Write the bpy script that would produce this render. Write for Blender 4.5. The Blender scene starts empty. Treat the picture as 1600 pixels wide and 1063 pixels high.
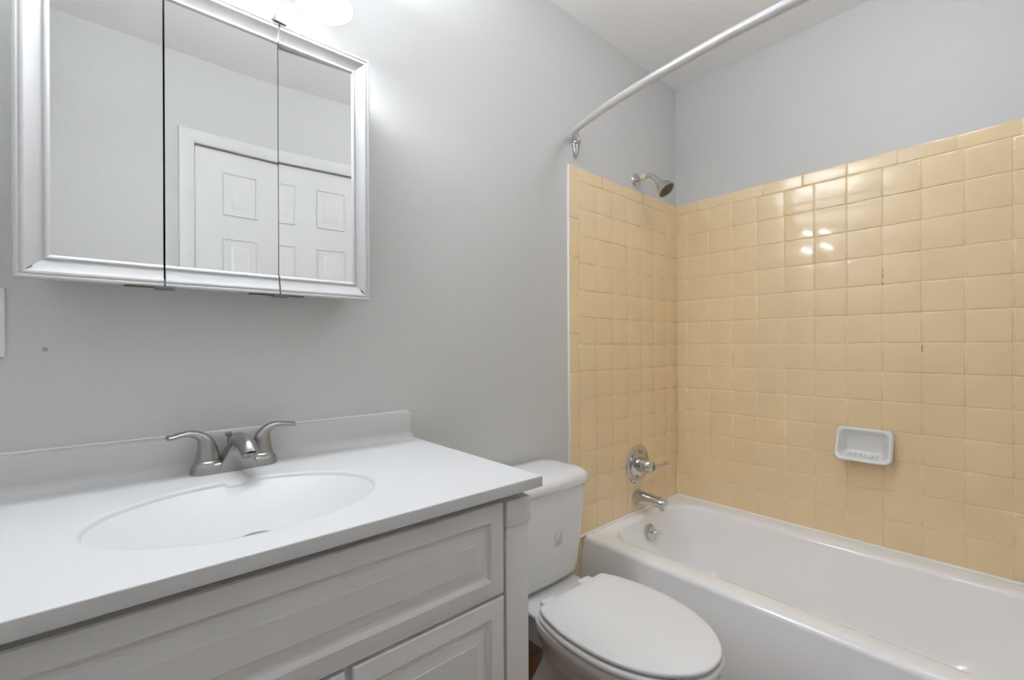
import bpy, bmesh, math, random
from mathutils import Vector, Matrix
random.seed(7)
PI = math.pi
sc = bpy.context.scene
C = sc.collection

# ------------------------------------------------------------------ camera, world, exposure
CAM = Vector((-2.162, -1.186, 1.12))
YAW, ROLL, FPX, HORIZON = 0.7186, -0.0044, 702.4, 542.15
cd = bpy.data.cameras.new('camera')
cam = bpy.data.objects.new('camera', cd); C.objects.link(cam); sc.camera = cam
fw = Vector((math.sin(YAW), math.cos(YAW), 0)); rt = Vector((math.cos(YAW), -math.sin(YAW), 0)); up = Vector((0, 0, 1))
r2 = rt * math.cos(ROLL) + up * math.sin(ROLL); u2 = -rt * math.sin(ROLL) + up * math.cos(ROLL)
m = Matrix((r2, u2, -fw)).transposed().to_4x4(); m.translation = CAM
cam.matrix_world = m
cd.sensor_width = 36; cd.sensor_fit = 'HORIZONTAL'; cd.lens = FPX / 1600 * 36
cd.shift_y = (HORIZON - 531.5) / 1600
cd.clip_start = 0.02

w = bpy.data.worlds.new('world'); sc.world = w; w.use_nodes = True
w.node_tree.nodes['Background'].inputs[0].default_value = (1, 1, 1, 1)
w.node_tree.nodes['Background'].inputs[1].default_value = 0.0
sc.view_settings.view_transform = 'Standard'; sc.view_settings.look = 'None'
sc.view_settings.gamma = 1; sc.view_settings.use_curve_mapping = False
sc.view_settings.exposure = 0.18
try:
    sc.cycles.max_bounces = 16; sc.cycles.diffuse_bounces = 10; sc.cycles.glossy_bounces = 6
    sc.cycles.sample_clamp_indirect = 8.0
except Exception: pass

BULB_W = 4.3             # each lamp of the vanity light, downwards through its shade
UP_W = 5.0               # each added disc above a shade, throwing fill light at the ceiling
SHADE_E = 1.2
FILL_W = 6.6
LAMP_TINT = (0.93, 0.975, 1.035)   # the photo is balanced to neutral whites

# added fill light under the ceiling, out of frame and without a fixture
ld = bpy.data.lights.new('fill_light', 'POINT'); ld.energy = FILL_W; ld.color = LAMP_TINT; ld.shadow_soft_size = 0.12
lo = bpy.data.objects.new('fill_light', ld); C.objects.link(lo); lo.location = (-0.85, -0.95, 2.31)

# ------------------------------------------------------------------ materials
def mat(name, col, rough=0.5, metal=0.0, spec=0.5, coat=0.0, bump=None, emit=0.0, var=None, aniso=None):
    M = bpy.data.materials.new(name); M.use_nodes = True
    nt = M.node_tree; b = nt.nodes['Principled BSDF']
    b.inputs['Base Color'].default_value = (*col, 1); b.inputs['Roughness'].default_value = rough
    b.inputs['Metallic'].default_value = metal; b.inputs['Specular IOR Level'].default_value = spec
    b.inputs['Coat Weight'].default_value = coat; b.inputs['Coat Roughness'].default_value = 0.05
    if emit:
        b.inputs['Emission Color'].default_value = (1, 1, 1, 1); b.inputs['Emission Strength'].default_value = emit
    tc = nt.nodes.new('ShaderNodeTexCoord')
    if bump:
        prev = None
        for sc_, st, dist in bump:
            n = nt.nodes.new('ShaderNodeTexNoise'); n.inputs['Scale'].default_value = sc_; n.inputs['Detail'].default_value = 2
            nt.links.new(tc.outputs['Object'], n.inputs['Vector'])
            bp = nt.nodes.new('ShaderNodeBump'); bp.inputs['Strength'].default_value = st; bp.inputs['Distance'].default_value = dist
            nt.links.new(n.outputs['Fac'], bp.inputs['Height'])
            if prev: nt.links.new(prev.outputs['Normal'], bp.inputs['Normal'])
            prev = bp
        nt.links.new(prev.outputs['Normal'], b.inputs['Normal'])
    if var:
        sc_, amt = var
        n = nt.nodes.new('ShaderNodeTexNoise'); n.inputs['Scale'].default_value = sc_; n.inputs['Detail'].default_value = 3
        nt.links.new(tc.outputs['Object'], n.inputs['Vector'])
        r = nt.nodes.new('ShaderNodeValToRGB')
        r.color_ramp.elements[0].position = 0.3; r.color_ramp.elements[1].position = 0.7
        r.color_ramp.elements[0].color = (*[c * (1 - amt) for c in col], 1); r.color_ramp.elements[1].color = (*[min(1, c * (1 + amt)) for c in col], 1)
        nt.links.new(n.outputs['Fac'], r.inputs['Fac']); nt.links.new(r.outputs['Color'], b.inputs['Base Color'])
    return M

PAINT = mat('wall_paint', (0.60, 0.60, 0.592), 0.42, bump=[(240, 0.7, 0.0016), (90, 0.25, 0.0015)])
CEILP = mat('ceiling_paint', (0.90, 0.90, 0.90), 0.8, bump=[(200, 0.15, 0.001)])
TILE = mat('yellow_tile', (0.82, 0.635, 0.385), 0.12, coat=0.6, bump=[(9, 0.06, 0.01)], var=(6, 0.03))
GROUT = mat('tile_grout', (0.82, 0.67, 0.46), 0.7, var=(30, 0.10))
CAULK = mat('white_caulk', (0.88, 0.87, 0.85), 0.5)
MILDEW = mat('dark_mildew', (0.05, 0.04, 0.03), 0.9)
PORC = mat('white_porcelain', (0.74, 0.74, 0.74), 0.10, coat=0.4)
PLAST = mat('white_plastic', (0.76, 0.76, 0.76), 0.22)
ENAMEL = mat('white_tub_enamel', (0.90, 0.90, 0.90), 0.16, coat=0.2)
MARBLE = mat('white_cultured_marble', (0.58, 0.58, 0.58), 0.45, coat=0.0)
LACQ = mat('white_lacquer', (0.73, 0.73, 0.73), 0.38)
FRAMEP = mat('white_frame_paint', (0.50, 0.50, 0.50), 0.3)
DOORP = mat('white_door_paint', (0.72, 0.72, 0.72), 0.35)
DARK = mat('dark_gap', (0.02, 0.02, 0.02), 0.8)
MIRR = mat('mirror_glass', (0.92, 0.93, 0.925), 0.0, metal=1.0)
CHROME = mat('chrome', (0.60, 0.60, 0.605), 0.07, metal=1.0)
NICKEL = mat('brushed_nickel', (0.40, 0.395, 0.385), 0.30, metal=1.0, bump=[(600, 0.05, 0.0005)])
RODM = mat('satin_white_rod', (0.72, 0.72, 0.72), 0.28, metal=0.35)
CREAM = mat('cream_tape', (0.75, 0.68, 0.52), 0.6)
NOZZLE = mat('dark_nozzle_face', (0.10, 0.095, 0.085), 0.45)
PLATE = mat('white_switch_plate', (0.80, 0.80, 0.80), 0.3)
SHADE = mat('lit_frosted_glass', (0.9, 0.9, 0.9), 0.3, emit=SHADE_E)
BULB = mat('lit_bulb', (0.9, 0.9, 0.9), 0.3, emit=4)
WEAR = mat('bare_worn_wood', (0.09, 0.07, 0.055), 0.8)
BASEB = mat('shaded_brown_base', (0.15, 0.125, 0.10), 0.5)  # baseboard colour darkened to hold the deep shade behind the toilet
HINGEM = mat('dark_steel', (0.22, 0.22, 0.21), 0.35, metal=1.0)
SATIN = mat('satin_shower_metal', (0.58, 0.575, 0.56), 0.24, metal=1.0)
RESID = mat('grey_sticker_residue', (0.60, 0.60, 0.60), 0.55, var=(160, 0.25))

def floor_material():
    M = bpy.data.materials.new('brown_plank_floor'); M.use_nodes = True; nt = M.node_tree; b = nt.nodes['Principled BSDF']
    tc = nt.nodes.new('ShaderNodeTexCoord'); mp = nt.nodes.new('ShaderNodeMapping'); mp.inputs['Scale'].default_value = (1.5, 14, 1)
    n = nt.nodes.new('ShaderNodeTexNoise'); n.inputs['Scale'].default_value = 4; n.inputs['Detail'].default_value = 6
    br = nt.nodes.new('ShaderNodeTexBrick'); br.inputs['Scale'].default_value = 1
    br.inputs['Brick Width'].default_value = 0.9; br.inputs['Row Height'].default_value = 0.15; br.inputs['Mortar Size'].default_value = 0.002
    br.inputs['Color1'].default_value = (0.26, 0.13, 0.06, 1); br.inputs['Color2'].default_value = (0.20, 0.105, 0.05, 1); br.inputs['Mortar'].default_value = (0.05, 0.03, 0.02, 1)
    mx = nt.nodes.new('ShaderNodeMix'); mx.data_type = 'RGBA'; mx.blend_type = 'MULTIPLY'; mx.inputs[0].default_value = 0.6
    r = nt.nodes.new('ShaderNodeValToRGB'); r.color_ramp.elements[0].color = (0.45, 0.42, 0.4, 1); r.color_ramp.elements[1].color = (1.2, 1.1, 1.05, 1)
    nt.links.new(tc.outputs['Object'], mp.inputs['Vector']); nt.links.new(mp.outputs['Vector'], n.inputs['Vector']); nt.links.new(n.outputs['Fac'], r.inputs['Fac'])
    nt.links.new(tc.outputs['Object'], br.inputs['Vector'])
    nt.links.new(br.outputs['Color'], mx.inputs[6]); nt.links.new(r.outputs['Color'], mx.inputs[7]); nt.links.new(mx.outputs[2], b.inputs['Base Color'])
    b.inputs['Roughness'].default_value = 0.35
    return M
FLOORM = floor_material()

# ------------------------------------------------------------------ helpers
def root_loc(o):
    v = Vector((0, 0, 0))
    while o is not None:
        v = v + o.location; o = o.parent
    return v

def obj(name, bm, material, parent=None, sharp=40, at=None, label=None):
    """links bm (written in room coordinates) as one mesh object"""
    base = root_loc(parent)
    loc = Vector(at) - base if at is not None else Vector((0, 0, 0))
    bmesh.ops.recalc_face_normals(bm, faces=bm.faces)
    bm.transform(Matrix.Translation(-(base + loc)))
    me = bpy.data.meshes.new(name); bm.to_mesh(me); bm.free()
    for mm in (material if isinstance(material, (list, tuple)) else [material]): me.materials.append(mm)
    for p in me.polygons: p.use_smooth = True
    me.set_sharp_from_angle(angle=math.radians(sharp))
    o = bpy.data.objects.new(name, me); C.objects.link(o); o.location = loc
    if parent: o.parent = parent
    if label: o['label'] = label
    return o

def thing(name, label, cat, loc, group=None):
    o = bpy.data.objects.new(name, None); C.objects.link(o); o.location = loc; o.empty_display_size = 0.05
    o['label'] = label; o['category'] = cat
    if group: o['group'] = group
    return o

def tag(o, label, cat, group=None):
    o['label'] = label; o['category'] = cat
    if group: o['group'] = group
    return o

def structure(o, label=None):
    o['kind'] = 'structure'
    if label: o['label'] = label
    return o

def NB(): return bmesh.new()

def box(bm, x0, x1, y0, y1, z0, z1, bev=0.0, seg=2, M=None):
    vs = [bm.verts.new((x, y, z)) for z in (z0, z1) for (x, y) in ((x0, y0), (x1, y0), (x1, y1), (x0, y1))]
    fs = [bm.faces.new([vs[i] for i in f]) for f in ((0, 3, 2, 1), (4, 5, 6, 7), (0, 1, 5, 4), (1, 2, 6, 5), (2, 3, 7, 6), (3, 0, 4, 7))]
    if bev > 0:
        es = {e for f in fs for e in f.edges}
        r = bmesh.ops.bevel(bm, geom=list(es), offset=bev, segments=seg, profile=0.5, affect='EDGES')
        vs = list({v for f in r['faces'] for v in f.verts} | {v for v in vs if v.is_valid})
    if M is not None: bmesh.ops.transform(bm, matrix=M, verts=[v for v in vs if v.is_valid])
    return bm

def loft(bm, rings, cap0=False, cap1=False, cyclic=True, mi=0):
    vr = [[bm.verts.new(p) for p in r] for r in rings]
    n = len(vr[0])
    for a, b in zip(vr, vr[1:]):
        for i in range(n if cyclic else n - 1):
            j = (i + 1) % n
            f = bm.faces.new((a[i], a[j], b[j], b[i])); f.material_index = mi
    if cap0: bm.faces.new(vr[0][::-1]).material_index = mi
    if cap1: bm.faces.new(vr[-1]).material_index = mi
    return vr

def rrect(x0, x1, y0, y1, r, nc=6, ns=6):
    r = max(1e-4, min(r, (x1 - x0) / 2 - 1e-4, (y1 - y0) / 2 - 1e-4)); P = []
    cs = [(x1 - r, y1 - r, 0), (x0 + r, y1 - r, PI / 2), (x0 + r, y0 + r, PI), (x1 - r, y0 + r, 1.5 * PI)]
    for k in range(4):
        cx, cy, a0 = cs[k]
        arc = [(cx + r * math.cos(a0 + PI / 2 * i / nc), cy + r * math.sin(a0 + PI / 2 * i / nc)) for i in range(nc + 1)]
        P += arc
        nx = cs[(k + 1) % 4]; s = (nx[0] + r * math.cos(nx[2]), nx[1] + r * math.sin(nx[2])); e = arc[-1]
        P += [(e[0] + (s[0] - e[0]) * i / ns, e[1] + (s[1] - e[1]) * i / ns) for i in range(1, ns)]
    return P

def ring3(pts, z): return [(p[0], p[1], z) for p in pts]

def catmull(pts, n):
    out = []; P = [Vector(p) for p in pts]; P = [2 * P[0] - P[1]] + P + [2 * P[-1] - P[-2]]
    for i in range(1, len(P) - 2):
        for k in range(n):
            t = k / n; a, b, c, d = P[i - 1:i + 3]
            out.append(0.5 * ((2 * b) + (-a + c) * t + (2 * a - 5 * b + 4 * c - d) * t * t + (-a + 3 * b - 3 * c + d) * t ** 3))
    out.append(P[-2]); return out

def tube(bm, path, radii, n=20, caps=True, flat=None, upv=(0, 0, 1)):
    """sweeps a circle (or ellipse: flat = list of height factors) along path"""
    path = [Vector(p) for p in path]; N = len(path)
    if not isinstance(radii, (list, tuple)): radii = [radii] * N
    rings = []; u = None
    for i, p in enumerate(path):
        t = (path[min(i + 1, N - 1)] - path[max(i - 1, 0)]).normalized()
        if u is None:
            u = Vector(upv) - t * t.dot(Vector(upv))
            if u.length < 1e-3: u = Vector((1, 0, 0)) - t * t.x
        else: u = u - t * t.dot(u)
        u.normalize(); v = t.cross(u); fl = flat[i] if flat else 1
        rings.append([p + u * (radii[i] * fl * math.sin(2 * PI * k / n)) + v * (radii[i] * math.cos(2 * PI * k / n)) for k in range(n)])
    loft(bm, rings, caps, caps); return bm

def lathe(bm, prof, origin, axis, n=40, cap0=False, cap1=False, mi=0):
    """prof: (distance along axis, radius)"""
    a = Vector(axis).normalized(); u = a.orthogonal().normalized(); v = a.cross(u); o = Vector(origin)
    loft(bm, [[o + a * d + u * (r * math.cos(2 * PI * k / n)) + v * (r * math.sin(2 * PI * k / n)) for k in range(n)] for d, r in prof], cap0, cap1, mi=mi)
    return bm

def panel(bm, x0, x1, z0, z1, y, loops, thick=0.018, sgn=-1):
    """board in the xz plane; loops = (inset, relief) from its outer edge inward, relief towards -y"""
    rings = [[(x0, y - sgn * thick, z0), (x1, y - sgn * thick, z0), (x1, y - sgn * thick, z1), (x0, y - sgn * thick, z1)]]
    for d, h in loops:
        yy = y + sgn * h
        rings.append([(x0 + d, yy, z0 + d), (x1 - d, yy, z0 + d), (x1 - d, yy, z1 - d), (x0 + d, yy, z1 - d)])
    loft(bm, rings, True, True); return bm

# ------------------------------------------------------------------ room shell
XL, XR, YF, YB, H = -2.47, 0.0, -1.46, 0.0, 2.437
T = 0.10
structure(obj('floor', box(NB(), XL - T, XR + T, YF - T, YB + T, -0.08, 0), FLOORM))
structure(obj('ceiling', box(NB(), XL - T, XR + T, YF - T, YB + T, H, H + 0.08), CEILP))
wall_back = structure(obj('wall_back', box(NB(), XL - T, XR + T, YB, YB + T, 0, H), PAINT), 'grey painted wall behind the vanity and toilet')
wall_right = structure(obj('wall_right', box(NB(), XR, XR + T, YF - T, YB, 0, H), PAINT), 'grey painted wall above the tub')
structure(obj('wall_left', box(NB(), XL - T, XL, YF - T, YB, 0, H), PAINT))
DX0, DX1, DZ = -1.903, -1.273, 2.05      # door opening in the wall opposite the mirror
bm = NB(); box(bm, XL, DX0, YF - T, YF, 0, H); box(bm, DX1, XR, YF - T, YF, 0, H); box(bm, DX0, DX1, YF - T, YF, DZ, H)
structure(obj('wall_front', bm, PAINT), 'grey painted wall with the closed door')

# ------------------------------------------------------------------ tile surround
PT, Z0, ZT, S0, L0, XE, RIM = 0.1095, 1.7848, 1.8376, 0.0654, 0.1149, -0.831, 0.3577
def add_tile(bm, place, u0, u1, v0, v1, r=0.0016):
    g = 0.0011; u0 += g; u1 -= g; v0 += g; v1 -= g
    tu, tv = random.gauss(0, 0.0035), random.gauss(0, 0.0035); cu, cv = (u0 + u1) / 2, (v0 + v1) / 2
    rings = []
    for d, h in ((0, 0.002), (0, 0.0048), (0.0006, 0.0061), (0.0016, 0.0070), (0.0028, 0.0074), (0.0042, 0.0075)):
        rings.append([place(u, v, h + tu * (u - cu) + tv * (v - cv)) for u, v in ((u0 + d, v0 + d), (u1 - d, v0 + d), (u1 - d, v1 - d), (u0 + d, v1 - d))])
    loft(bm, rings, False, True)
right = lambda u, v, h: (-h, u, v)
left = lambda u, v, h: (u, -h, v)
# right wall
bm = NB(); cols = [-0.0075] + [-S0 - i * PT for i in range(13)] + [YF + 0.0]
cols = [c for c in cols if c >= YF - 1e-6]
for i in range(14):
    v1 = Z0 - i * PT; v0 = max(v1 - PT, RIM + 0.001)
    if v1 - v0 < 0.02: continue
    for a, b in zip(cols, cols[1:]): add_tile(bm, right, b, a, v0, v1)
tj = [-0.0075, -0.111, -0.264, -0.418, -0.572, -0.724, -0.877, -1.03, -1.179, -1.33, YF]
for a, b in zip(tj, tj[1:]): add_tile(bm, right, b, a, Z0, ZT)
tr = obj('tile_surround', bm, TILE, wall_right, sharp=60, label='glossy yellow square wall tiles')
bm = NB(); box(bm, -0.0052, 0, YF, -0.0005, RIM + 0.0015, ZT - 0.001)
obj('grout', bm, GROUT, tr)
bm = NB()
for y, za, zb in ((-0.833, 1.395, 1.405), (-0.833, 1.375, 1.39), (-0.833, 1.345, 1.355), (-0.942, 1.105, 1.120), (-0.942, 1.095, 1.104)):
    box(bm, -0.0062, -0.004, y - 0.0010, y + 0.0010, za, zb)
obj('mildew', bm, MILDEW, tr, label='dark mildew flecks in the grout')
# back wall end
bm = NB(); cols = [-0.0075] + [-L0 - i * PT for i in range(7)]
xs0 = cols[-1]
for i in range(17):
    v1 = Z0 - i * PT; v0 = max(v1 - PT, 0.0)
    if v1 - v0 < 0.02: continue
    for a, b in zip(cols, cols[1:]):
        if v0 < RIM + 0.001 and a > -0.74:
            if v1 < RIM + 0.02: continue
            add_tile(bm, left, b, a, RIM + 0.001, v1); continue
        add_tile(bm, left, b, a, v0, v1)
tj = [-0.0075, -0.15, -0.306, -0.467, -0.62, xs0 - 0.0]
for a, b in zip(tj, tj[1:]): add_tile(bm, left, b, a, Z0, ZT)
ej = [ZT, 1.629, 1.477, 1.325, 1.17, 1.017, 0.864, 0.711, 0.558, 0.405, 0.252, 0.10, 0.0]
for a, b in zip(ej, ej[1:]): add_tile(bm, left, XE, xs0, b, a)
tl = obj('tile_surround', bm, TILE, wall_back, sharp=60, label='glossy yellow square wall tiles behind the shower fittings')
bm = NB(); box(bm, XE + 0.002, -0.0005, -0.0052, 0, RIM + 0.0015, ZT - 0.001); box(bm, XE + 0.002, -0.70, -0.0052, 0, 0.0, RIM + 0.0015); obj('grout', bm, GROUT, tl)
bm = NB(); box(bm, XE - 0.003, XE + 0.0014, -0.0065, 0, 0.0, ZT + 0.001, 0.001); obj('edge_caulk', bm, CAULK, tl, label='white caulked tile edge')
bm = NB(); tube(bm, [(-0.0085, -0.0085, RIM), (-0.0085, -0.0085, 0.50)], 0.0020, 8); obj('corner_caulk', bm, CAULK, tl, label='white caulk line in the corner')

# baseboards (low trim on the painted walls)
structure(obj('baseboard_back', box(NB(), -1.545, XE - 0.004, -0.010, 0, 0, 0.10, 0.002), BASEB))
bm = NB(); box(bm, XL, DX0 - 0.06, YF, YF + 0.012, 0, 0.08, 0.002); box(bm, DX1 + 0.06, -0.80, YF, YF + 0.012, 0, 0.08, 0.002)
structure(obj('baseboard_front', bm, DOORP))

# ------------------------------------------------------------------ door opposite (seen in the mirror)
door = structure(obj('door_1', panel(NB(), DX0 + 0.003, DX1 - 0.003, 0.01, DZ - 0.004, YF - 0.012, [(0, 0), (0.001, 0.001)], 0.035, sgn=1), DOORP, at=(DX0, YF, 0)),
                 'white six-panel door reflected in the mirror')
def raised(bm, x0, x1, z0, z1):
    rings = []
    for d, h in ((-0.001, 0.0012), (0.002, 0.0045), (0.006, 0.0035), (0.011, -0.005), (0.014, -0.007), (0.018, -0.0068), (0.042, 0.0035), (0.045, 0.004)):
        y = YF - 0.011 + h
        rings.append([(x0 + d, y, z0 + d), (x1 - d, y, z0 + d), (x1 - d, y, z1 - d), (x0 + d, y, z1 - d)])
    loft(bm, rings, False, True)
for x0, x1 in ((-1.792, -1.647), (-1.545, -1.400)):
    for z0, z1 in ((1.748, 1.951), (0.98, 1.641), (0.20, 0.86)):
        bm = NB(); raised(bm, x0, x1, z0, z1); obj('raised_panel', bm, DOORP, door)
bm = NB(); lathe(bm, [(0, 0.03), (0.006, 0.03), (0.008, 0.012), (0.03, 0.011), (0.034, 0.022), (0.045, 0.028), (0.058, 0.026), (0.064, 0.012)], (DX1 - 0.065, YF - 0.011, 0.95), (0, 1, 0), 24, True, True)
obj('door_knob', bm, NICKEL, door)
bm = NB()
CW = 0.058
def casing(bm, A, B, inward, mA, mB):
    """moulding from A to B (xz), inner edge on AB, widening away from the opening"""
    prof = ((0, 0.0), (0, 0.008), (0.006, 0.011), (0.02, 0.013), (0.045, 0.016), (0.055, 0.014), (CW, 0.008), (CW, 0))
    A, B = Vector((A[0], 0, A[1])), Vector((B[0], 0, B[1])); t = (B - A).normalized(); o = Vector((inward[0], 0, inward[1]))
    loft(bm, [[A + o * d - t * (d * mA) + Vector((0, YF + h, 0)) for d, h in prof], [B + o * d + t * (d * mB) + Vector((0, YF + h, 0)) for d, h in prof]], True, True)
casing(bm, (DX0, 0), (DX0, DZ), (-1, 0), 0, 1); casing(bm, (DX0, DZ), (DX1, DZ), (0, 1), 1, 1); casing(bm, (DX1, 0), (DX1, DZ), (1, 0), 0, 1)
structure(obj('trim_1', bm, DOORP, sharp=30), 'white casing around the door')
bm = NB(); box(bm, DX0, DX1, YF - 0.06, YF - 0.055, 0, DZ); structure(obj('trim_2', bm, DOORP))

# ------------------------------------------------------------------ bathtub
TX0, TX1, TY0, TY1 = -0.752, -0.0085, YF + 0.002, -0.0060
tub = thing('bathtub', 'white enamel bathtub set against the yellow tiles', 'bathtub', (-0.40, -0.73, 0))
bm = NB()
def tring(x0, x1, y0, y1, r, z): return ring3(rrect(x0, x1, y0, y1, r, 8, 10), z)
R = RIM
rings = [tring(TX0 - 0.042, TX1, TY0, TY1, 0.004, 0.0), tring(TX0 - 0.042, TX1, TY0, TY1, 0.004, 0.03), tring(TX0 - 0.038, TX1, TY0, TY1, 0.004, 0.10),
         tring(TX0 - 0.028, TX1, TY0, TY1, 0.004, 0.20), tring(TX0 - 0.008, TX1, TY0, TY1, 0.004, R - 0.052)]
for k in range(7):      # rounded front lip
    a = PI / 2 * k / 6
    rings.append(tring(TX0 + 0.022 * (1 - math.cos(a)), TX1, TY0, TY1, 0.004, R - 0.028 + 0.026 * math.sin(a)))
ix0, ix1, iy0, iy1 = TX0 + 0.088, TX1 - 0.073, TY0 + 0.09, TY1 - 0.040
rings.append(tring(ix0 - 0.035, ix1 + 0.03, iy0 - 0.03, iy1 + 0.018, 0.07, R - 0.002))
rings.append(tring(ix0 - 0.016, ix1 + 0.012, iy0 - 0.012, iy1 + 0.009, 0.09, R - 0.004))
for k in range(1, 6):
    a = PI / 2 * k / 5
    d = 0.020 * math.sin(a) - 0.010
    rings.append(tring(ix0 + d, ix1 - d, iy0 + d, iy1 - d, 0.11, R - 0.005 - 0.022 * (1 - math.cos(a))))
for z, sx, sy0, sy1, r in ((0.30, 0.018, 0.035, 0.024, 0.13), (0.22, 0.032, 0.085, 0.046, 0.14), (0.14, 0.048, 0.15, 0.07, 0.15), (0.09, 0.064, 0.20, 0.092, 0.15), (0.065, 0.085, 0.235, 0.12, 0.14), (0.052, 0.12, 0.28, 0.16, 0.12), (0.048, 0.18, 0.36, 0.22, 0.08)):
    rings.append(tring(ix0 + sx, ix1 - sx, iy0 + sy0, iy1 - sy1, r, z))
loft(bm, rings, True, True)
obj('tub_shell', bm, ENAMEL, tub, sharp=50)
bm = NB()
tube(bm, [(XE + 0.05, -0.0085, R + 0.001), (-0.012, -0.0085, R + 0.0015)], 0.0060, 8); tube(bm, [(-0.0085, -0.012, R + 0.001), (-0.0085, YF + 0.02, R + 0.0015)], 0.0060, 8)
obj('caulk_bead', bm, CAULK, tub, label='white caulk bead where tub meets tile')
# overflow plate with trip lever
oc = Vector((-0.380, -0.080, 0.289)); on = Vector((0, -1, 0.28)).normalized()
bm = NB(); lathe(bm, [(-0.012, 0.034), (0.004, 0.037), (0.007, 0.036), (0.010, 0.030), (0.0105, 0.012), (0.0105, 0.001)], oc, on, 36, True, True)
ov = obj('overflow_plate', bm, CHROME, tub, label='round chrome overflow plate')
bm = NB(); p0 = oc + on * 0.008; tube(bm, [p0, p0 + on * 0.012, p0 + on * 0.022 + Vector((0.008, 0, -0.002)), p0 + on * 0.036 + Vector((0.016, 0, -0.004))], [0.006, 0.0055, 0.005, 0.0055], 12)
obj('trip_lever', bm, CHROME, ov)
bm = NB(); lathe(bm, [(0, 0.032), (0.003, 0.031), (0.004, 0.024), (0.001, 0.02), (0.001, 0.002)], (-0.38, -0.33, 0.048), (0, 0, 1), 28, False, True); obj('drain', bm, CHROME, tub)

# ------------------------------------------------------------------ tub spout, valve, shower head (on the tiled end wall)
sp = thing('tub_spout', 'chrome tub spout sticking out just above the tub rim', 'tub spout', (-0.375, -0.008, 0.428))
bm = NB()
path = [(-0.375, -0.008, 0.430), (-0.375, -0.014, 0.430), (-0.375, -0.016, 0.430), (-0.375, -0.05, 0.431), (-0.374, -0.09, 0.432), (-0.374, -0.125, 0.432), (-0.374, -0.148, 0.432), (-0.374, -0.154, 0.431)]
tube(bm, path, [0.035, 0.035, 0.031, 0.0305, 0.029, 0.0275, 0.025, 0.020], 28, flat=[1, 1, 1, 0.97, 0.90, 0.82, 0.76, 0.6])
obj('spout_body', bm, CHROME, sp)
bm = NB(); lathe(bm, [(0, 0.014), (0.02, 0.0135), (0.021, 0.012), (0.012, 0.011)], (-0.374, -0.134, 0.420), (0, -0.1, -1), 24, True, True); obj('outlet', bm, CHROME, sp)

va = thing('shower_valve', 'chrome single-lever shower valve on a round plate above the spout', 'shower valve', (-0.370, -0.008, 0.580))
vc = Vector((-0.370, -0.0075, 0.580)); ax = (0, -1, 0)
bm = NB(); lathe(bm, [(0, 0.087), (0.004, 0.088), (0.009, 0.084), (0.011, 0.076), (0.009, 0.070), (0.008, 0.062), (0.010, 0.052), (0.013, 0.046), (0.013, 0.001)], vc, ax, 56, True, True); obj('escutcheon', bm, CHROME, va)
bm = NB(); lathe(bm, [(0.012, 0.033), (0.040, 0.032), (0.042, 0.029), (0.052, 0.029), (0.052, 0.002)], vc, ax, 36, True, True); obj('valve_sleeve', bm, CHROME, va)
for s in (-1, 1):
    bm = NB(); lathe(bm, [(0.010, 0.006), (0.0155, 0.0055), (0.016, 0.001)], vc + Vector((s * 0.012, 0, 0.055 * s)), ax, 14, True, True); obj('screw', bm, NICKEL, va)
bm = NB()
lathe(bm, [(0.050, 0.030), (0.056, 0.031), (0.066, 0.029), (0.076, 0.022), (0.082, 0.012), (0.084, 0.001)], vc, ax, 36, True, True)
lp = catmull([vc + Vector(v) for v in ((0.005, -0.070, 0.0), (0.035, -0.073, -0.004), (0.07, -0.076, -0.008), (0.10, -0.079, -0.008), (0.118, -0.082, -0.002), (0.124, -0.083, 0.002))], 5)
rr = [0.022, 0.020, 0.018, 0.016, 0.014, 0.012, 0.0105, 0.0095, 0.009, 0.0085, 0.008, 0.008, 0.008, 0.008, 0.0083, 0.009, 0.0095, 0.010, 0.0105, 0.011, 0.011, 0.011, 0.010, 0.009, 0.007, 0.004]
tube(bm, lp, rr[:len(lp)], 16)
obj('lever_handle', bm, CHROME, va)

sh = thing('showerhead', 'small satin shower head on a bent arm above the tiles', 'shower head', (-0.361, 0, 1.887))
bm = NB(); lathe(bm, [(0, 0.033), (0.003, 0.033), (0.007, 0.029), (0.009, 0.020), (0.010, 0.012)], (-0.361, 0, 1.887), ax, 36, True, True); obj('escutcheon', bm, CHROME, sh)
arm = catmull([(-0.361, 0, 1.887), (-0.361, -0.03, 1.889), (-0.361, -0.062, 1.890), (-0.361, -0.085, 1.882), (-0.361, -0.104, 1.862), (-0.361, -0.114, 1.850)], 6)
bm = NB(); tube(bm, arm, 0.0105, 18); obj('shower_arm', bm, SATIN, sh)
bm = NB(); tube(bm, [(-0.361, -0.032, 1.889), (-0.361, -0.036, 1.889), (-0.361, -0.050, 1.890), (-0.361, -0.054, 1.890)], [0.0125, 0.0145, 0.0145, 0.0125], 20); obj('thread_collar', bm, CREAM, sh, label='cream collar on the shower arm')
hd = Vector((0.05, -0.66, -0.75)).normalized(); ho = Vector((-0.361, -0.112, 1.850))
bm = NB(); lathe(bm, [(0.0000, 0.0138), (0.0092, 0.0172), (0.0138, 0.0167), (0.0184, 0.0172), (0.0276, 0.0253), (0.0414, 0.0333), (0.0575, 0.0385), (0.0644, 0.0391), (0.0667, 0.0368), (0.0644, 0.0339), (0.0621, 0.0333)], ho, hd, 40, True, False)
obj('spray_bell', bm, SATIN, sh)
bm = NB(); lathe(bm, [(0.0627, 0.0337), (0.0644, 0.0299), (0.0627, 0.0253), (0.0655, 0.0207), (0.0633, 0.0161), (0.0667, 0.0103), (0.0667, 0.0011)], ho, hd, 32, False, True); obj('nozzle_face', bm, NOZZLE, sh, label='dark ringed nozzle face')

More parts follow.
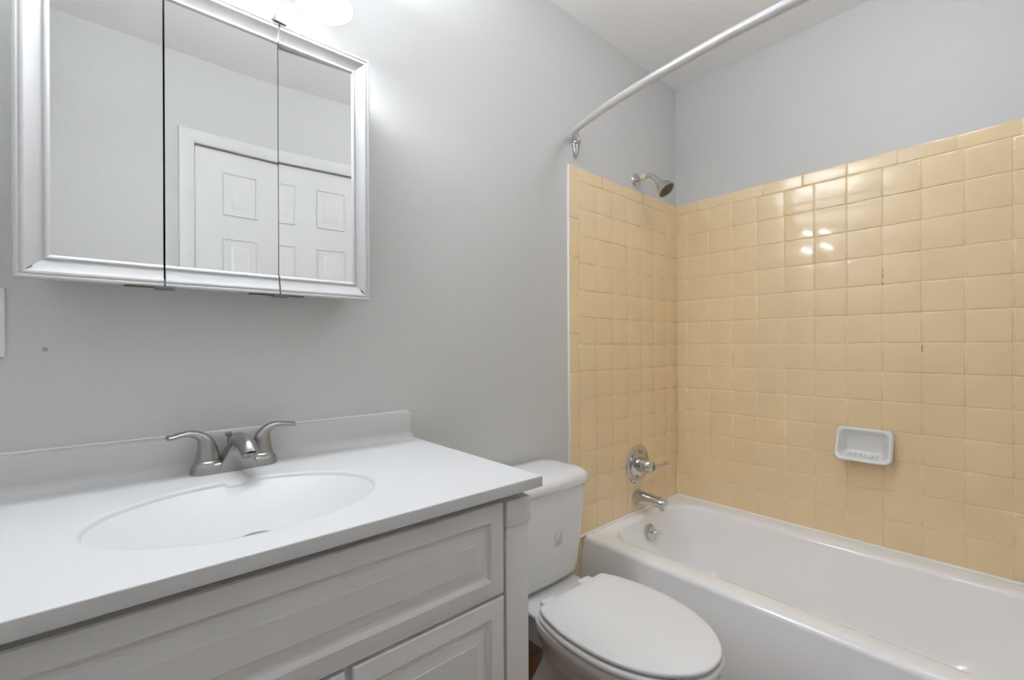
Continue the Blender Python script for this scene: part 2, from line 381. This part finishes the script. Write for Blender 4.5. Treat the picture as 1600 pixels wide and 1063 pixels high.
# ------------------------------------------------------------------ curtain rod
rod = thing('curtain_rod', 'bowed satin shower curtain rod spanning above the tub', 'curtain rod', (-0.79, -0.73, 1.93))
ym = YF / 2
half = [(-0.797, -0.014, 1.938), (-0.812, -0.022, 1.944), (-0.832, -0.034, 1.947), (-0.850, -0.070, 1.947), (-0.872, -0.14, 1.946), (-0.900, -0.25, 1.945), (-0.925, -0.42, 1.944), (-0.940, -0.60, 1.944), (-0.944, ym, 1.944)]
pts = half + [(x, YF - y, z) for x, y, z in half[-2::-1]]
pp = catmull(pts, 6)
bm = NB(); tube(bm, pp, [0.0115 if min(-p.y, p.y - YF) < 0.13 else (0.0135 if min(-p.y, p.y - YF) > 0.17 else 0.0125) for p in pp], 24); obj('rod', bm, RODM, rod)
for s in (0, 1):
    bm = NB(); rg = []
    fy = (lambda h: -h) if s == 0 else (lambda h: YF + h)
    for h, k in ((0, 1), (0.006, 1), (0.012, 0.86), (0.017, 0.6), (0.019, 0.25)):
        rg.append([(-0.786 + 0.026 * k * math.cos(a) * (0.72 + 0.28 * math.sin(a)), fy(h), 1.925 + 0.056 * k * math.sin(a)) for a in [2 * PI * i / 32 for i in range(32)]])
    loft(bm, rg, True, True)
    yy = -0.020 if s == 0 else YF + 0.020
    fl = obj('flange', bm, CHROME, rod, label='teardrop chrome wall flange')
    bm = NB(); lathe(bm, [(0, 0.016), (0.022, 0.016), (0.024, 0.013)], (-0.782, yy * 0.5 if s == 0 else YF + 0.01, 1.934), (-0.75, -0.35 if s == 0 else 0.35, 0.25), 20, True, True); obj('socket', bm, CHROME, fl)

# ------------------------------------------------------------------ soap dish on the tiled wall
y0, y1, z0, z1 = -0.866, -0.690, 0.680, 0.804
sd = thing('soap_dish', 'white ceramic soap dish mounted on the long tiled wall', 'soap dish', (-0.0075, (y0 + y1) / 2, z0))
bm = NB()
def sring(d, xf, r):
    return [(-0.0070 - xf((p[1] - z0) / (z1 - z0)), p[0], p[1]) for p in rrect(y0 + d, y1 - d, z0 + d, z1 - d, r, 7, 8)]
out = lambda t: 0.020 + 0.048 * (1 - t) ** 1.2
rg = [sring(0.004, lambda t: 0.0, 0.016), sring(0.0, lambda t: 0.004, 0.018), sring(0.0, lambda t: 0.5 * out(t), 0.020), sring(0.001, lambda t: out(t) - 0.006, 0.022), sring(0.004, lambda t: out(t) - 0.001, 0.022), sring(0.007, lambda t: out(t), 0.022),
      sring(0.011, lambda t: out(t) - 0.001, 0.022), sring(0.015, lambda t: out(t) - 0.007, 0.020), sring(0.020, lambda t: 0.55 * out(t) , 0.018), sring(0.025, lambda t: 0.010, 0.016), sring(0.034, lambda t: 0.006, 0.012)]
loft(bm, rg, True, True)
obj('dish_body', bm, PORC, sd, sharp=70)
for k in range(6):
    yk = y0 + 0.045 + k * 0.0172
    bm = NB(); tube(bm, [(-0.018, yk, z0 + 0.0195), (-0.034, yk, z0 + 0.0225), (-0.052, yk, z0 + 0.0190), (-0.060, yk, z0 + 0.011)], [0.0035, 0.0045, 0.0045, 0.003], 10); obj('drain_ridge', bm, PORC, sd)

# ------------------------------------------------------------------ toilet
TC = -1.158
to = thing('toilet', 'white two-piece toilet with closed lid between vanity and tub', 'toilet', (TC, -0.40, 0))
TS = 0.007
def trr(hw, ya, yb, r, z, bow=0.0):
    P_ = rrect(TC + TS - hw, TC + TS + hw, ya, yb, r, 8, 8)
    return [(x, y - (bow * (1 - ((x - TC - TS) / hw) ** 2) if y < (ya + yb) / 2 else 0), z) for x, y in P_]
bm = NB()
loft(bm, [trr(0.120, -0.180, -0.045, 0.03, 0.370), trr(0.145, -0.198, -0.03, 0.045, 0.374, 0.006), trr(0.155, -0.205, -0.025, 0.05, 0.388, 0.008), trr(0.160, -0.208, -0.022, 0.05, 0.42, 0.010), trr(0.172, -0.212, -0.02, 0.05, 0.52, 0.010), trr(0.181, -0.215, -0.02, 0.05, 0.62, 0.010), trr(0.183, -0.215, -0.02, 0.05, 0.672, 0.010)], True, True)
tank = obj('tank', bm, PORC, to, sharp=60)
bm = NB()
lr = [trr(0.186, -0.217, -0.016, 0.05, 0.669, 0.010)]
for d, z in ((-0.006, 0.670), (-0.010, 0.674), (-0.012, 0.681), (-0.011, 0.691), (-0.006, 0.701), (0.004, 0.709), (0.02, 0.714), (0.05, 0.717), (0.08, 0.718)):
    lr.append(trr(0.186 - d, -0.217 + d, -0.012 - max(d, 0), max(0.055 - d * 0.3, 0.01), z, 0.010))
loft(bm, lr, True, True)
obj('tank_lid', bm, PORC, to, sharp=70)
# faint residue of a peeled sticker
bm = NB(); rnd = random.Random(3)
for i in range(5):
    for j in range(7):
        if rnd.random() < 0.35: continue
        cx, cz = -1.146 + i * 0.0088 + rnd.uniform(-.001, .001), 0.498 + j * 0.0078 + rnd.uniform(-.001, .001)
        q = rnd.uniform(0.0026, 0.0056)
        pts = [(cx + q * math.cos(a) * rnd.uniform(.7, 1.1), cz + q * math.sin(a) * rnd.uniform(.7, 1.2)) for a in [k * PI / 4 for k in range(8)]]
        hw_ = lambda z: 0.172 + (z - 0.52) * 0.1
        ys = lambda x, z: -0.2123 - (z - 0.52) * 0.030 - 0.010 * (1 - ((x - TC - TS) / hw_(z)) ** 2)
        loft(bm, [[(x, ys(x, z) + 0.001, z) for x, z in pts], [(x, ys(x, z) - 0.0006, z) for x, z in pts]], False, True)
obj('sticker_residue', bm, RESID, tank, label='grey residue of a peeled sticker on the tank front')

prof_ = [(0.0, 0.132), (0.012, 0.144), (0.05, 0.159), (0.11, 0.171), (0.17, 0.1735), (0.23, 0.169), (0.29, 0.153), (0.345, 0.124), (0.385, 0.087), (0.408, 0.050), (0.417, 0.016)]
pc = catmull([(w_, d, 0) for d, w_ in prof_], 4)
def egg(yb, L, wsc, z, grow=0.0):
    s = L / 0.417
    rgt = [(TC + p.x * wsc, yb - p.y * s) for p in pc]; lft = [(TC - p.x * wsc, yb - p.y * s) for p in reversed(pc)]
    P_ = rgt + lft
    if grow:
        cx, cy = TC, yb - L * 0.48; out_ = []
        for x, y in P_:
            d = math.hypot(x - cx, y - cy); out_.append((x + (x - cx) / d * grow, y + (y - cy) / d * grow))
        P_ = out_
    return ring3(P_, z)
YBK, LL = -0.316, 0.418
SEAT_TURN = Matrix.Translation((TC - 0.011, -0.66, 0)) @ Matrix.Rotation(math.radians(1.0), 4, 'Z') @ Matrix.Translation((-TC, 0.66, 0))
def slab(z0, z1, grow, r, top=None):
    rg = [egg(YBK, LL, 1, z0, grow - r)]
    for k in range(0, 5):
        a = -PI / 2 + PI * k / 8
        rg.append(egg(YBK, LL, 1, z0 + r + r * math.sin(a), grow - r + r * math.cos(a)))
    for k in range(1, 5):
        a = PI / 2 * k / 4
        rg.append(egg(YBK, LL, 1, z1 - r + r * math.sin(a), grow - r + r * math.cos(a)))
    for g, z in (top or []): rg.append(egg(YBK, LL, 1, z, g))
    bm = NB(); loft(bm, rg, True, True); bm.transform(SEAT_TURN); return bm
obj('seat_lid', slab(0.406, 0.4185, 0.0, 0.006, [(-0.012, 0.4195), (-0.024, 0.4215), (-0.03, 0.4220), (-0.07, 0.4225), (-0.12, 0.4228)]), PLAST, to, sharp=75)
obj('seat', slab(0.386, 0.402, 0.004, 0.007), PLAST, to, sharp=75)
for s in (-1, 1):
    bm = NB(); box(bm, TC + s * 0.082 - 0.024, TC + s * 0.082 + 0.024, -0.322, -0.288, 0.355, 0.412, 0.006, 3); bm.transform(SEAT_TURN); obj('hinge', bm, PLAST, to)
bm = NB()
brg = []
for z, wsc, yb, L in ((0.381, 1.0, -0.30, 0.430), (0.364, 1.0, -0.30, 0.430), (0.350, 0.96, -0.30, 0.422), (0.32, 0.84, -0.29, 0.405), (0.28, 0.68, -0.285, 0.375), (0.22, 0.50, -0.26, 0.34), (0.15, 0.42, -0.22, 0.33), (0.07, 0.45, -0.18, 0.37), (0.02, 0.54, -0.15, 0.40), (0.0, 0.55, -0.15, 0.40)):
    brg.append(egg(yb, L, wsc, z))
brg.insert(0, egg(-0.31, 0.41, 0.95, 0.3845))
loft(bm, brg, True, True); bm.transform(SEAT_TURN)
loft(bm, [trr(0.045, -0.30, -0.10, 0.03, 0.20), trr(0.062, -0.32, -0.06, 0.04, 0.28), trr(0.105, -0.36, -0.04, 0.04, 0.325), trr(0.128, -0.37, -0.03, 0.04, 0.346), trr(0.132, -0.37, -0.03, 0.04, 0.356), trr(0.128, -0.365, -0.034, 0.04, 0.3615), trr(0.11, -0.34, -0.05, 0.04, 0.363)], True, True)
obj('bowl', bm, PORC, to, sharp=60)
bm = NB(); box(bm, TC - 0.075, TC + 0.075, -0.17, -0.05, 0.361, 0.374, 0.004); obj('tank_gasket', bm, DARK, to, label='dark gasket under the tank')

# ------------------------------------------------------------------ vanity cabinet
VX0, VX1, VYF, VT = -2.432, -1.5325, -0.497, 0.820
vn = thing('vanity_cabinet', 'white raised-panel vanity cabinet under the sink top', 'vanity cabinet', ((VX0 + VX1) / 2, -0.25, 0))
bm = NB(); B_ = 0.016
box(bm, VX0, VX0 + B_, VYF, -0.004, 0.0, VT); box(bm, VX1 - 0.002 - B_, VX1 - 0.002, VYF, -0.004, 0.0, VT)
box(bm, VX0 + B_, VX1 - B_ - 0.002, -0.012, -0.004, 0.10, VT); box(bm, VX0 + B_, VX1 - B_ - 0.002, VYF, -0.012, 0.10, 0.116)
box(bm, VX0 + B_, VX1 - B_ - 0.002, VYF, VYF + 0.018, 0.116, 0.66); box(bm, VX0 + B_, VX1 - B_ - 0.002, VYF, VYF + 0.018, 0.66, 0.8362)
box(bm, VX0 + B_, VX1 - B_ - 0.002, VYF + 0.05, VYF + 0.066, 0.0, 0.10)
obj('carcass', bm, LACQ, vn)
FY = -0.515
RP = [(0, 0), (0.0025, 0.0025), (0.0045, 0.003), (0.008, 0.003), (0.0095, 0.0036), (0.036, 0.0036), (0.0375, 0.0042), (0.040, 0.0028), (0.045, -0.0028), (0.050, -0.0046), (0.054, -0.0046), (0.0545, -0.0036), (0.076, 0.0020), (0.0775, 0.0032)]
XA, XB = VX1 - 0.064, VX0 + 0.064
bm = NB(); panel(bm, XB, XA, 0.6395, VT - 0.002, FY + 0.0036, [(d * 0.86, h) for d, h in RP], 0.0165); obj('drawer_front', bm, LACQ, vn, sharp=25)
for a, b in ((XA - 0.300, XA), (XB + 0.312, XA - 0.312), (XB, XB + 0.300)):
    k = 0.86 if b - a > 0.2 else 0.7
    bm = NB(); panel(bm, a, b, 0.125, 0.6335, FY + 0.0036, [(d * k, h) for d, h in RP], 0.0165); obj('door', bm, LACQ, vn, sharp=25)
for x0, x1 in ((VX1 - 0.060, VX1), (VX0, VX0 + 0.060)):
    bm = NB(); box(bm, x0 + 0.001, x1 - 0.001, FY, VYF, 0.0, 0.768, 0.0012); pil = obj('pilaster', bm, LACQ, vn)
    bm = NB(); box(bm, x0 - 0.001, x1 + 0.002, FY - 0.005, VYF, 0.766, VT - 0.002, 0.002); obj('pilaster_block', bm, LACQ, pil)

# ------------------------------------------------------------------ vanity top with basin
CX0, CX1, CYF, CZ, CT = -2.447, -1.5204, -0.544, 0.8603, 0.024
vt = thing('vanity_sink', 'white one-piece sink counter with oval basin and backsplash', 'sink', ((CX0 + CX1) / 2, -0.27, CZ - CT))
BX, BY, BA, BB = -1.995, -0.318, 0.212, 0.158
bm = NB()
th = [2 * PI * k / 160 for k in range(160)]
for cx, cy in ((CX0, CYF), (CX1, CYF), (CX1, -0.002), (CX0, -0.002)): th.append(math.atan2(cy - BY, cx - BX) % (2 * PI))
th = sorted(th)
def edge(t, ins, z):
    c, s = math.cos(t), math.sin(t)
    kx = ((CX1 - ins - BX) / c if c > 0 else (CX0 + ins - BX) / c) if abs(c) > 1e-9 else 9
    ky = ((-0.002 - ins - BY) / s if s > 0 else (CYF + ins - BY) / s) if abs(s) > 1e-9 else 9
    k = min(kx, ky); return (BX + c * k, BY + s * k, z)
def ell(t, k, dz):
    # ellipse rim, with a shallow run-off channel towards the faucet
    e = math.atan2(math.sin(t) / BB, math.cos(t) / BA)
    x, y = BA * k * math.cos(e), BB * k * math.sin(e)
    z = CZ + dz
    if y > 0 and 0.9 < k < 1.2:
        g = 1 / (1 + (abs(x - 0.006) / 0.0165) ** 12)
        z -= 0.0075 * g * max(0, 1 - abs(k - 1.0) / 0.14)
    return (BX + x, BY + y, z)
rg = [[edge(t, 0.006, CZ - CT) for t in th], [edge(t, 0.0, CZ - CT + 0.003) for t in th], [edge(t, 0.0, CZ - 0.0018) for t in th], [edge(t, 0.0005, CZ - 0.0005) for t in th], [edge(t, 0.0018, CZ) for t in th]]
loft(bm, rg, False, False)
ct_rings = [[edge(t, 0.0018, CZ) for t in th], [edge(t, 0.004, CZ) for t in th], [ell(t, 1.22, 0) for t in th], [ell(t, 1.13, 0) for t in th], [ell(t, 1.05, 0) for t in th], [ell(t, 1.015, -0.0004) for t in th], [ell(t, 1.0, -0.0014) for t in th], [ell(t, 0.99, -0.0035) for t in th], [ell(t, 0.98, -0.0075) for t in th]]
loft(bm, ct_rings, False, False)
bmesh.ops.remove_doubles(bm, verts=bm.verts, dist=1e-5)
obj('countertop', bm, MARBLE, vt, sharp=50)
bm = NB(); br = [[ell(t, 0.98, -0.0075) for t in th]]
for k in range(1, 15):
    kk = 0.98 - 0.86 * k / 14
    dz = -0.0075 - 0.058 * (1 - (kk / 0.98) ** 2.2)
    br.append([(x, y - 0.026 * (1 - kk / 0.98), z) for x, y, z in (ell(t, kk, dz) for t in th)])
loft(bm, br, False, True)
obj('basin', bm, MARBLE, vt, sharp=75)
bm = NB(); lathe(bm, [(0, 0.026), (0.003, 0.025), (0.003, 0.019), (-0.001, 0.018)], (BX + 0.010, BY - 0.010, CZ - 0.0632), (0, 0, 1), 28, False, False); lathe(bm, [(0.002, 0.017), (0.005, 0.015), (0.0065, 0.001)], (BX + 0.010, BY - 0.010, CZ - 0.0632), (0, 0, 1), 28, True, True)
obj('drain', bm, NICKEL, vt)
bm = NB(); prof = [(0.0, CZ - 0.004), (0.0, 0.934), (-0.004, 0.9345), (-0.016, 0.9335), (-0.020, 0.9315), (-0.0215, 0.927), (-0.0215, 0.884)]
for k in range(1, 7):
    a = PI / 2 * k / 6; prof.append((-0.0215 - 0.022 * (1 - math.cos(a)), 0.884 - 0.0235 * math.sin(a)))
prof.append((-0.0435, CZ - 0.004))
def sec(x, sh=0.0): return [(x, y - 0.0015 if i < 2 else y + sh, z - (sh if z > 0.92 else 0)) for i, (y, z) in enumerate(prof)]
loft(bm, [sec(CX0 + 0.001), sec(CX1 - 0.012), sec(CX1 - 0.0075, 0.001), sec(CX1 - 0.005, 0.004)], True, True)
obj('backsplash', bm, MARBLE, vt, sharp=40)
bm = NB(); tube(bm, [(CX0, -0.002, 0.935), (-2.2, -0.002, 0.9352), (-1.9, -0.002, 0.935), (CX1 - 0.012, -0.002, 0.9352)], 0.0022, 8); obj('caulk_bead', bm, CAULK, vt, label='painted caulk line on top of the backsplash')

# ------------------------------------------------------------------ faucet
fc = thing('faucet', 'brushed nickel two-handle faucet on the sink top', 'faucet', (-1.972, -0.056, CZ))
FM = Matrix.Translation((-1.972, -0.056, CZ)) @ Matrix.Rotation(math.radians(4), 4, 'Z')
def fobj(name, bm, material, parent, **k):
    bmesh.ops.transform(bm, matrix=FM, verts=bm.verts); return obj(name, bm, material, parent, **k)
def frr(hx, hy, r, z): return ring3(rrect(-hx, hx, -hy, hy, r, 8, 6), z)
bm = NB(); loft(bm, [frr(0.081, 0.0275, 0.027, 0.0002), frr(0.082, 0.028, 0.0275, 0.003), frr(0.0805, 0.0265, 0.026, 0.010), frr(0.079, 0.025, 0.0245, 0.017), frr(0.076, 0.022, 0.0215, 0.0205), frr(0.070, 0.016, 0.0155, 0.0215)], True, True)
fobj('base_plate', bm, NICKEL, fc)
for s in (-1, 1):
    bm = NB()
    lathe(bm, [(0.018, 0.0245), (0.024, 0.0245), (0.0255, 0.0225), (0.027, 0.0215), (0.029, 0.0225)], (s * 0.051, 0, 0), (0, 0, 1), 32, True, True)
    hub = fobj('handle_hub', bm, NICKEL, fc)
    bm = NB()
    hp = catmull([(s * 0.051, 0, 0.028), (s * 0.0515, 0, 0.045), (s * 0.054, 0, 0.062), (s * 0.062, 0, 0.076), (s * 0.078, -0.002, 0.0845), (s * 0.096, -0.004, 0.0855), (s * 0.112, -0.006, 0.0825), (s * 0.122, -0.007, 0.082)], 5)
    N = len(hp); rad = []; fl = []
    for i in range(N):
        q = i / (N - 1)
        rad.append(0.0222 - 0.0105 * min(1, q / 0.45) if q < 0.45 else (0.0117 - 0.0015 * (q - 0.45) / 0.25 if q < 0.7 else 0.0102 + 0.0012 * math.sin((q - 0.7) / 0.3 * PI * 0.6)))
        fl.append(1.0 if q < 0.3 else max(0.42, 1.0 - (q - 0.3) * 1.3))
    rad[-1] *= 0.55; rad[-2] *= 0.88
    tube(bm, hp, rad, 24, flat=fl, upv=(1, 0, 0))
    fobj('lever_handle', bm, NICKEL, fc)
bm = NB()
# wedge-shaped centre body
def wed(hx, ya, yb, z, r): return ring3(rrect(-hx, hx, ya, yb, r, 5, 4), z)
loft(bm, [wed(0.040, -0.0285, 0.024, 0.001, 0.006), wed(0.036, -0.029, 0.022, 0.012, 0.006), wed(0.026, -0.030, 0.018, 0.030, 0.006), wed(0.018, -0.032, 0.012, 0.046, 0.006), wed(0.013, -0.030, 0.006, 0.054, 0.006)], True, True)
fobj('spout_body', bm, NICKEL, fc)
spp = catmull([(0, 0.012, 0.040), (0, 0.0, 0.056), (0, -0.025, 0.066), (0, -0.060, 0.066), (0, -0.088, 0.060), (0, -0.102, 0.052), (0, -0.107, 0.046)], 5)
ns = len(spp)
bm = NB(); tube(bm, spp, [0.012 + 0.0055 * math.sin(min(1, i / (ns - 1) * 1.15) * PI * 0.62) for i in range(ns)], 26, flat=[0.9] * ns, upv=(1, 0, 0)); fobj('spout', bm, NICKEL, fc)
bm = NB(); lathe(bm, [(0, 0.0135), (0.005, 0.0135), (0.0052, 0.0105), (0.002, 0.010)], (0, -0.104, 0.049), (0, -0.12, -1), 26, True, True); fobj('aerator', bm, CHROME, fc)
bm = NB(); lathe(bm, [(0.018, 0.003), (0.066, 0.003), (0.068, 0.0055), (0.072, 0.0075), (0.0755, 0.0070), (0.077, 0.003)], (-0.008, 0.020, 0), (0, 0, 1), 18, True, True); fobj('lift_rod', bm, NICKEL, fc)

# ------------------------------------------------------------------ mirrored medicine cabinet
MX0, MX1, MZ0, MZ1, MY = -2.293, -1.684, 1.238, 1.841, -0.096
mc = thing('medicine_cabinet', 'white-framed three-door mirrored cabinet above the sink', 'medicine cabinet', ((MX0 + MX1) / 2, 0, MZ0))
bm = NB(); box(bm, MX0 + 0.022, MX1 - 0.022, MY + 0.034, -0.001, MZ0 + 0.012, MZ1 - 0.012, 0.001); obj('cabinet_box', bm, FRAMEP, mc)
bm = NB(); box(bm, MX0 + 0.03, MX1 - 0.03, MY + 0.031, MY + 0.0335, MZ0 + 0.02, MZ1 - 0.02); obj('gap_shade', bm, DARK, mc, label='dark sheet standing in for shade behind the doors')  # near-black sheet puts the shade of the gap into colour
FWD = 0.0435
FP = [(0.0, 0.0), (0.0, 0.0158), (0.0012, 0.0172), (0.0035, 0.0174), (0.0055, 0.0168), (0.0063, 0.0160), (0.0085, 0.0158), (0.0093, 0.0165), (0.0120, 0.0163), (0.0135, 0.0156), (0.0142, 0.0149), (0.0345, 0.0080), (0.0352, 0.0084), (0.0368, 0.0096), (0.0395, 0.0092), (0.0412, 0.0078), (0.0425, 0.0066), (FWD, 0.0055), (FWD, 0.0)]
YM = MY + 0.0165      # back plane of the doors
def rail(bm, A, B, inw, mA, mB):
    A, B = Vector((A[0], 0, A[1])), Vector((B[0], 0, B[1])); t = (B - A).normalized(); o = Vector((inw[0], 0, inw[1]))
    loft(bm, [[A + o * d + t * (d * mA) + Vector((0, YM - h, 0)) for d, h in FP], [B + o * d - t * (d * mB) + Vector((0, YM - h, 0)) for d, h in FP]], True, True)
s1, s2, g = -2.0948, -1.8912, 0.0016
AJAR = Matrix.Translation((s2 + g, YM, 0)) @ Matrix.Rotation(math.radians(-0.8), 4, 'Z') @ Matrix.Translation((-(s2 + g), -YM, 0))
# the right-hand pane sits a little crooked in its frame
PANE = Matrix.Translation((MX1 - FWD, YM - 0.0058, 0)) @ Matrix.Rotation(math.radians(-2.7), 4, 'Z') @ Matrix.Translation((-(MX1 - FWD), -(YM - 0.0058), 0))
for k, (xa, xb) in enumerate(((MX0, s1 - g), (s1 + g, s2 - g), (s2 + g, MX1))):
    Mx = AJAR if k == 2 else Matrix.Identity(4)
    la, lb = (1 if k == 0 else 0), (1 if k == 2 else 0)
    bm = NB(); box(bm, xa + (0.03 if la else 0.0), xb - (0.03 if lb else 0.0), YM - 0.0016, YM - 0.0002, MZ0 + 0.03, MZ1 - 0.03)
    Mp = Mx @ PANE if k == 2 else Mx
    bmesh.ops.transform(bm, matrix=Mp, verts=bm.verts)
    dr = obj('mirror_door', bm, DARK, mc, label='dark backing board of a mirrored door')
    runs = [('bottom_rail', (xa, MZ0), (xb, MZ0), (0, 1), la, lb), ('top_rail', (xa, MZ1), (xb, MZ1), (0, -1), la, lb)]
    if la: runs.append(('frame_stile', (xa, MZ0), (xa, MZ1), (1, 0), 1, 1))
    if lb: runs.append(('frame_stile', (xb, MZ0), (xb, MZ1), (-1, 0), 1, 1))
    for nm, *rn in runs:
        bm = NB(); rail(bm, *rn); bmesh.ops.transform(bm, matrix=Mx, verts=bm.verts)
        obj(nm, bm, FRAMEP, dr, sharp=30)
    bm = NB(); box(bm, xa + (FWD - 0.003 if la else 0.0), xb - (FWD - 0.003 if lb else 0.0), YM - 0.0058, YM - 0.0018, MZ0 + FWD - 0.003, MZ1 - FWD + 0.003)
    bmesh.ops.transform(bm, matrix=Mp, verts=bm.verts)
    obj('mirror', bm, MIRR, dr)
    if k:
        sx = xa - g
        for zt in (0, 1):
            if k == 1 and zt == 1: continue
            zz = MZ0 - 0.0055 if zt == 0 else MZ1 + 0.0005
            y0_, y1_ = YM - 0.0205, YM - 0.001
            bm = NB(); box(bm, sx - 0.0155, sx + 0.0155, y0_, y1_, zz, zz + 0.0048, 0.0008)
            tube(bm, [(sx, y0_ + 0.004, zz - 0.0005), (sx, y0_ + 0.004, zz + 0.006)], 0.0030, 10)
            if zt == 1: box(bm, sx - 0.010, sx + 0.010, y0_ + 0.003, y1_ - 0.002, zz + 0.0055, zz + 0.0165, 0.0008); tube(bm, [(sx - 0.004, y0_ + 0.004, zz), (sx - 0.004, y0_ + 0.004, zz + 0.021)], 0.0030, 10)
            hg = obj('hinge', bm, HINGEM, dr, label='small metal hinge clip')
            if zt == 0:
                bm = NB(); box(bm, sx - 0.060, sx - 0.013, YM - 0.0175, YM - 0.003, MZ0 - 0.0022, MZ0 - 0.0006)
                obj('hinge_leaf', bm, WEAR, dr, label='thin dark hinge strip under the frame')
                if k == 2: obj('hinge_leaf', box(NB(), sx + 0.013, sx + 0.050, YM - 0.0175, YM - 0.003, MZ0 - 0.0022, MZ0 - 0.0006), WEAR, dr, label='thin dark hinge strip under the frame')
# chipped mitre corners
bm = NB(); cz_ = MZ0 + 0.002
for (x, z, ln) in ((MX0 + 0.012, MZ0 + 0.0115, 0.030), ):
    box(bm, x - ln / 2, x + ln / 2, -0.0006, 0.0006, -0.0005, 0.0005, M=Matrix.Translation((x, YM - 0.0140, z)) @ Matrix.Rotation(-PI / 4, 4, 'Y') @ Matrix.Translation((-x, 0, 0)))
obj('mitre_gap', bm, WEAR, mc, label='dark open mitre at the lower left corner')
bm = NB(); x, z, ln = MX1 - 0.012, MZ0 + 0.013, 0.034
box(bm, x - ln / 2, x + ln / 2, -0.0006, 0.0006, -0.0009, 0.0009, M=AJAR @ Matrix.Translation((x, YM - 0.0140, z)) @ Matrix.Rotation(PI / 4, 4, 'Y') @ Matrix.Translation((-x, 0, 0)))
obj('mitre_gap', bm, WEAR, mc, label='dark open mitre at the lower right corner')

# ------------------------------------------------------------------ vanity light above the cabinet
LZ = 1.900
vl = thing('vanity_light', 'lit white glass-shade wall light above the mirrored cabinet', 'wall light', (-1.987, 0, 2.03))
bm = NB(); box(bm, -2.26, -1.715, -0.028, -0.0005, 1.995, 2.085, 0.006, 3); obj('back_plate', bm, NICKEL, vl)
for X in (-1.805, -1.988, -2.171):
    bm = NB(); tube(bm, catmull([(X, -0.02, 2.04), (X, -0.07, 2.05), (X, -0.115, 2.045), (X, -0.132, 2.02), (X, -0.132, 2.00)], 5), 0.008, 14); lathe(bm, [(0, 0.012), (0.006, 0.024), (0.03, 0.026), (0.034, 0.024)], (X, -0.132, 2.022), (0, 0, -1), 24, True, True)
    arm_ = obj('lamp_arm', bm, NICKEL, vl)
    bm = NB(); pr = [(0.0, 0.024), (0.012, 0.029), (0.03, 0.035), (0.05, 0.041), (0.07, 0.049), (0.084, 0.057), (0.090, 0.0615), (0.0925, 0.0615), (0.0935, 0.0595), (0.090, 0.056), (0.083, 0.052), (0.07, 0.045), (0.05, 0.037), (0.03, 0.031), (0.012, 0.025)]
    lathe(bm, pr, (X, -0.132, LZ + 0.0935), (0, 0, -1), 48)
    s_ = obj('lamp_shade', bm, SHADE, vl, sharp=70)
    bm = NB(); lathe(bm, [(0, 0.010), (0.010, 0.013), (0.016, 0.017), (0.022, 0.0185), (0.030, 0.017), (0.035, 0.011), (0.037, 0.002)], (X, -0.132, 1.988), (0, 0, -1), 24, True, True)
    obj('bulb', bm, BULB, s_)
    ld = bpy.data.lights.new('bulb_light', 'POINT'); ld.energy = BULB_W; ld.shadow_soft_size = 0.032; ld.color = LAMP_TINT
    lo = bpy.data.objects.new('bulb_light', ld); C.objects.link(lo); lo.location = (X, -0.132, LZ + 0.027)
    ld = bpy.data.lights.new('upward_fill', 'AREA'); ld.shape = 'DISK'; ld.size = 0.10; ld.energy = UP_W; ld.color = LAMP_TINT
    lo = bpy.data.objects.new('upward_fill', ld); C.objects.link(lo); lo.location = (X, -0.132, LZ + 0.20); lo.rotation_euler = (PI, 0, 0)

# ------------------------------------------------------------------ switch plate, wall anchor
sw = thing('switch_plate', 'white switch plate at the left edge below the cabinet', 'switch plate', (-2.349, 0, 1.167))
bm = NB(); box(bm, -2.385, -2.3125, -0.006, 0, 1.106, 1.228, 0.002, 3); obj('cover_plate', bm, PLATE, sw)
bm = NB(); box(bm, -2.366, -2.332, -0.0095, -0.005, 1.134, 1.200, 0.001, 2); obj('rocker', bm, PLATE, sw)
tag(obj('wall_screw', lathe(NB(), [(0, 0.004), (0.0015, 0.0038), (0.002, 0.001)], (-2.264, 0, 1.119), (0, -1, 0), 12, True, True), NICKEL, at=(-2.264, 0, 1.119)), 'tiny grey screw head in the wall below the cabinet', 'screw')
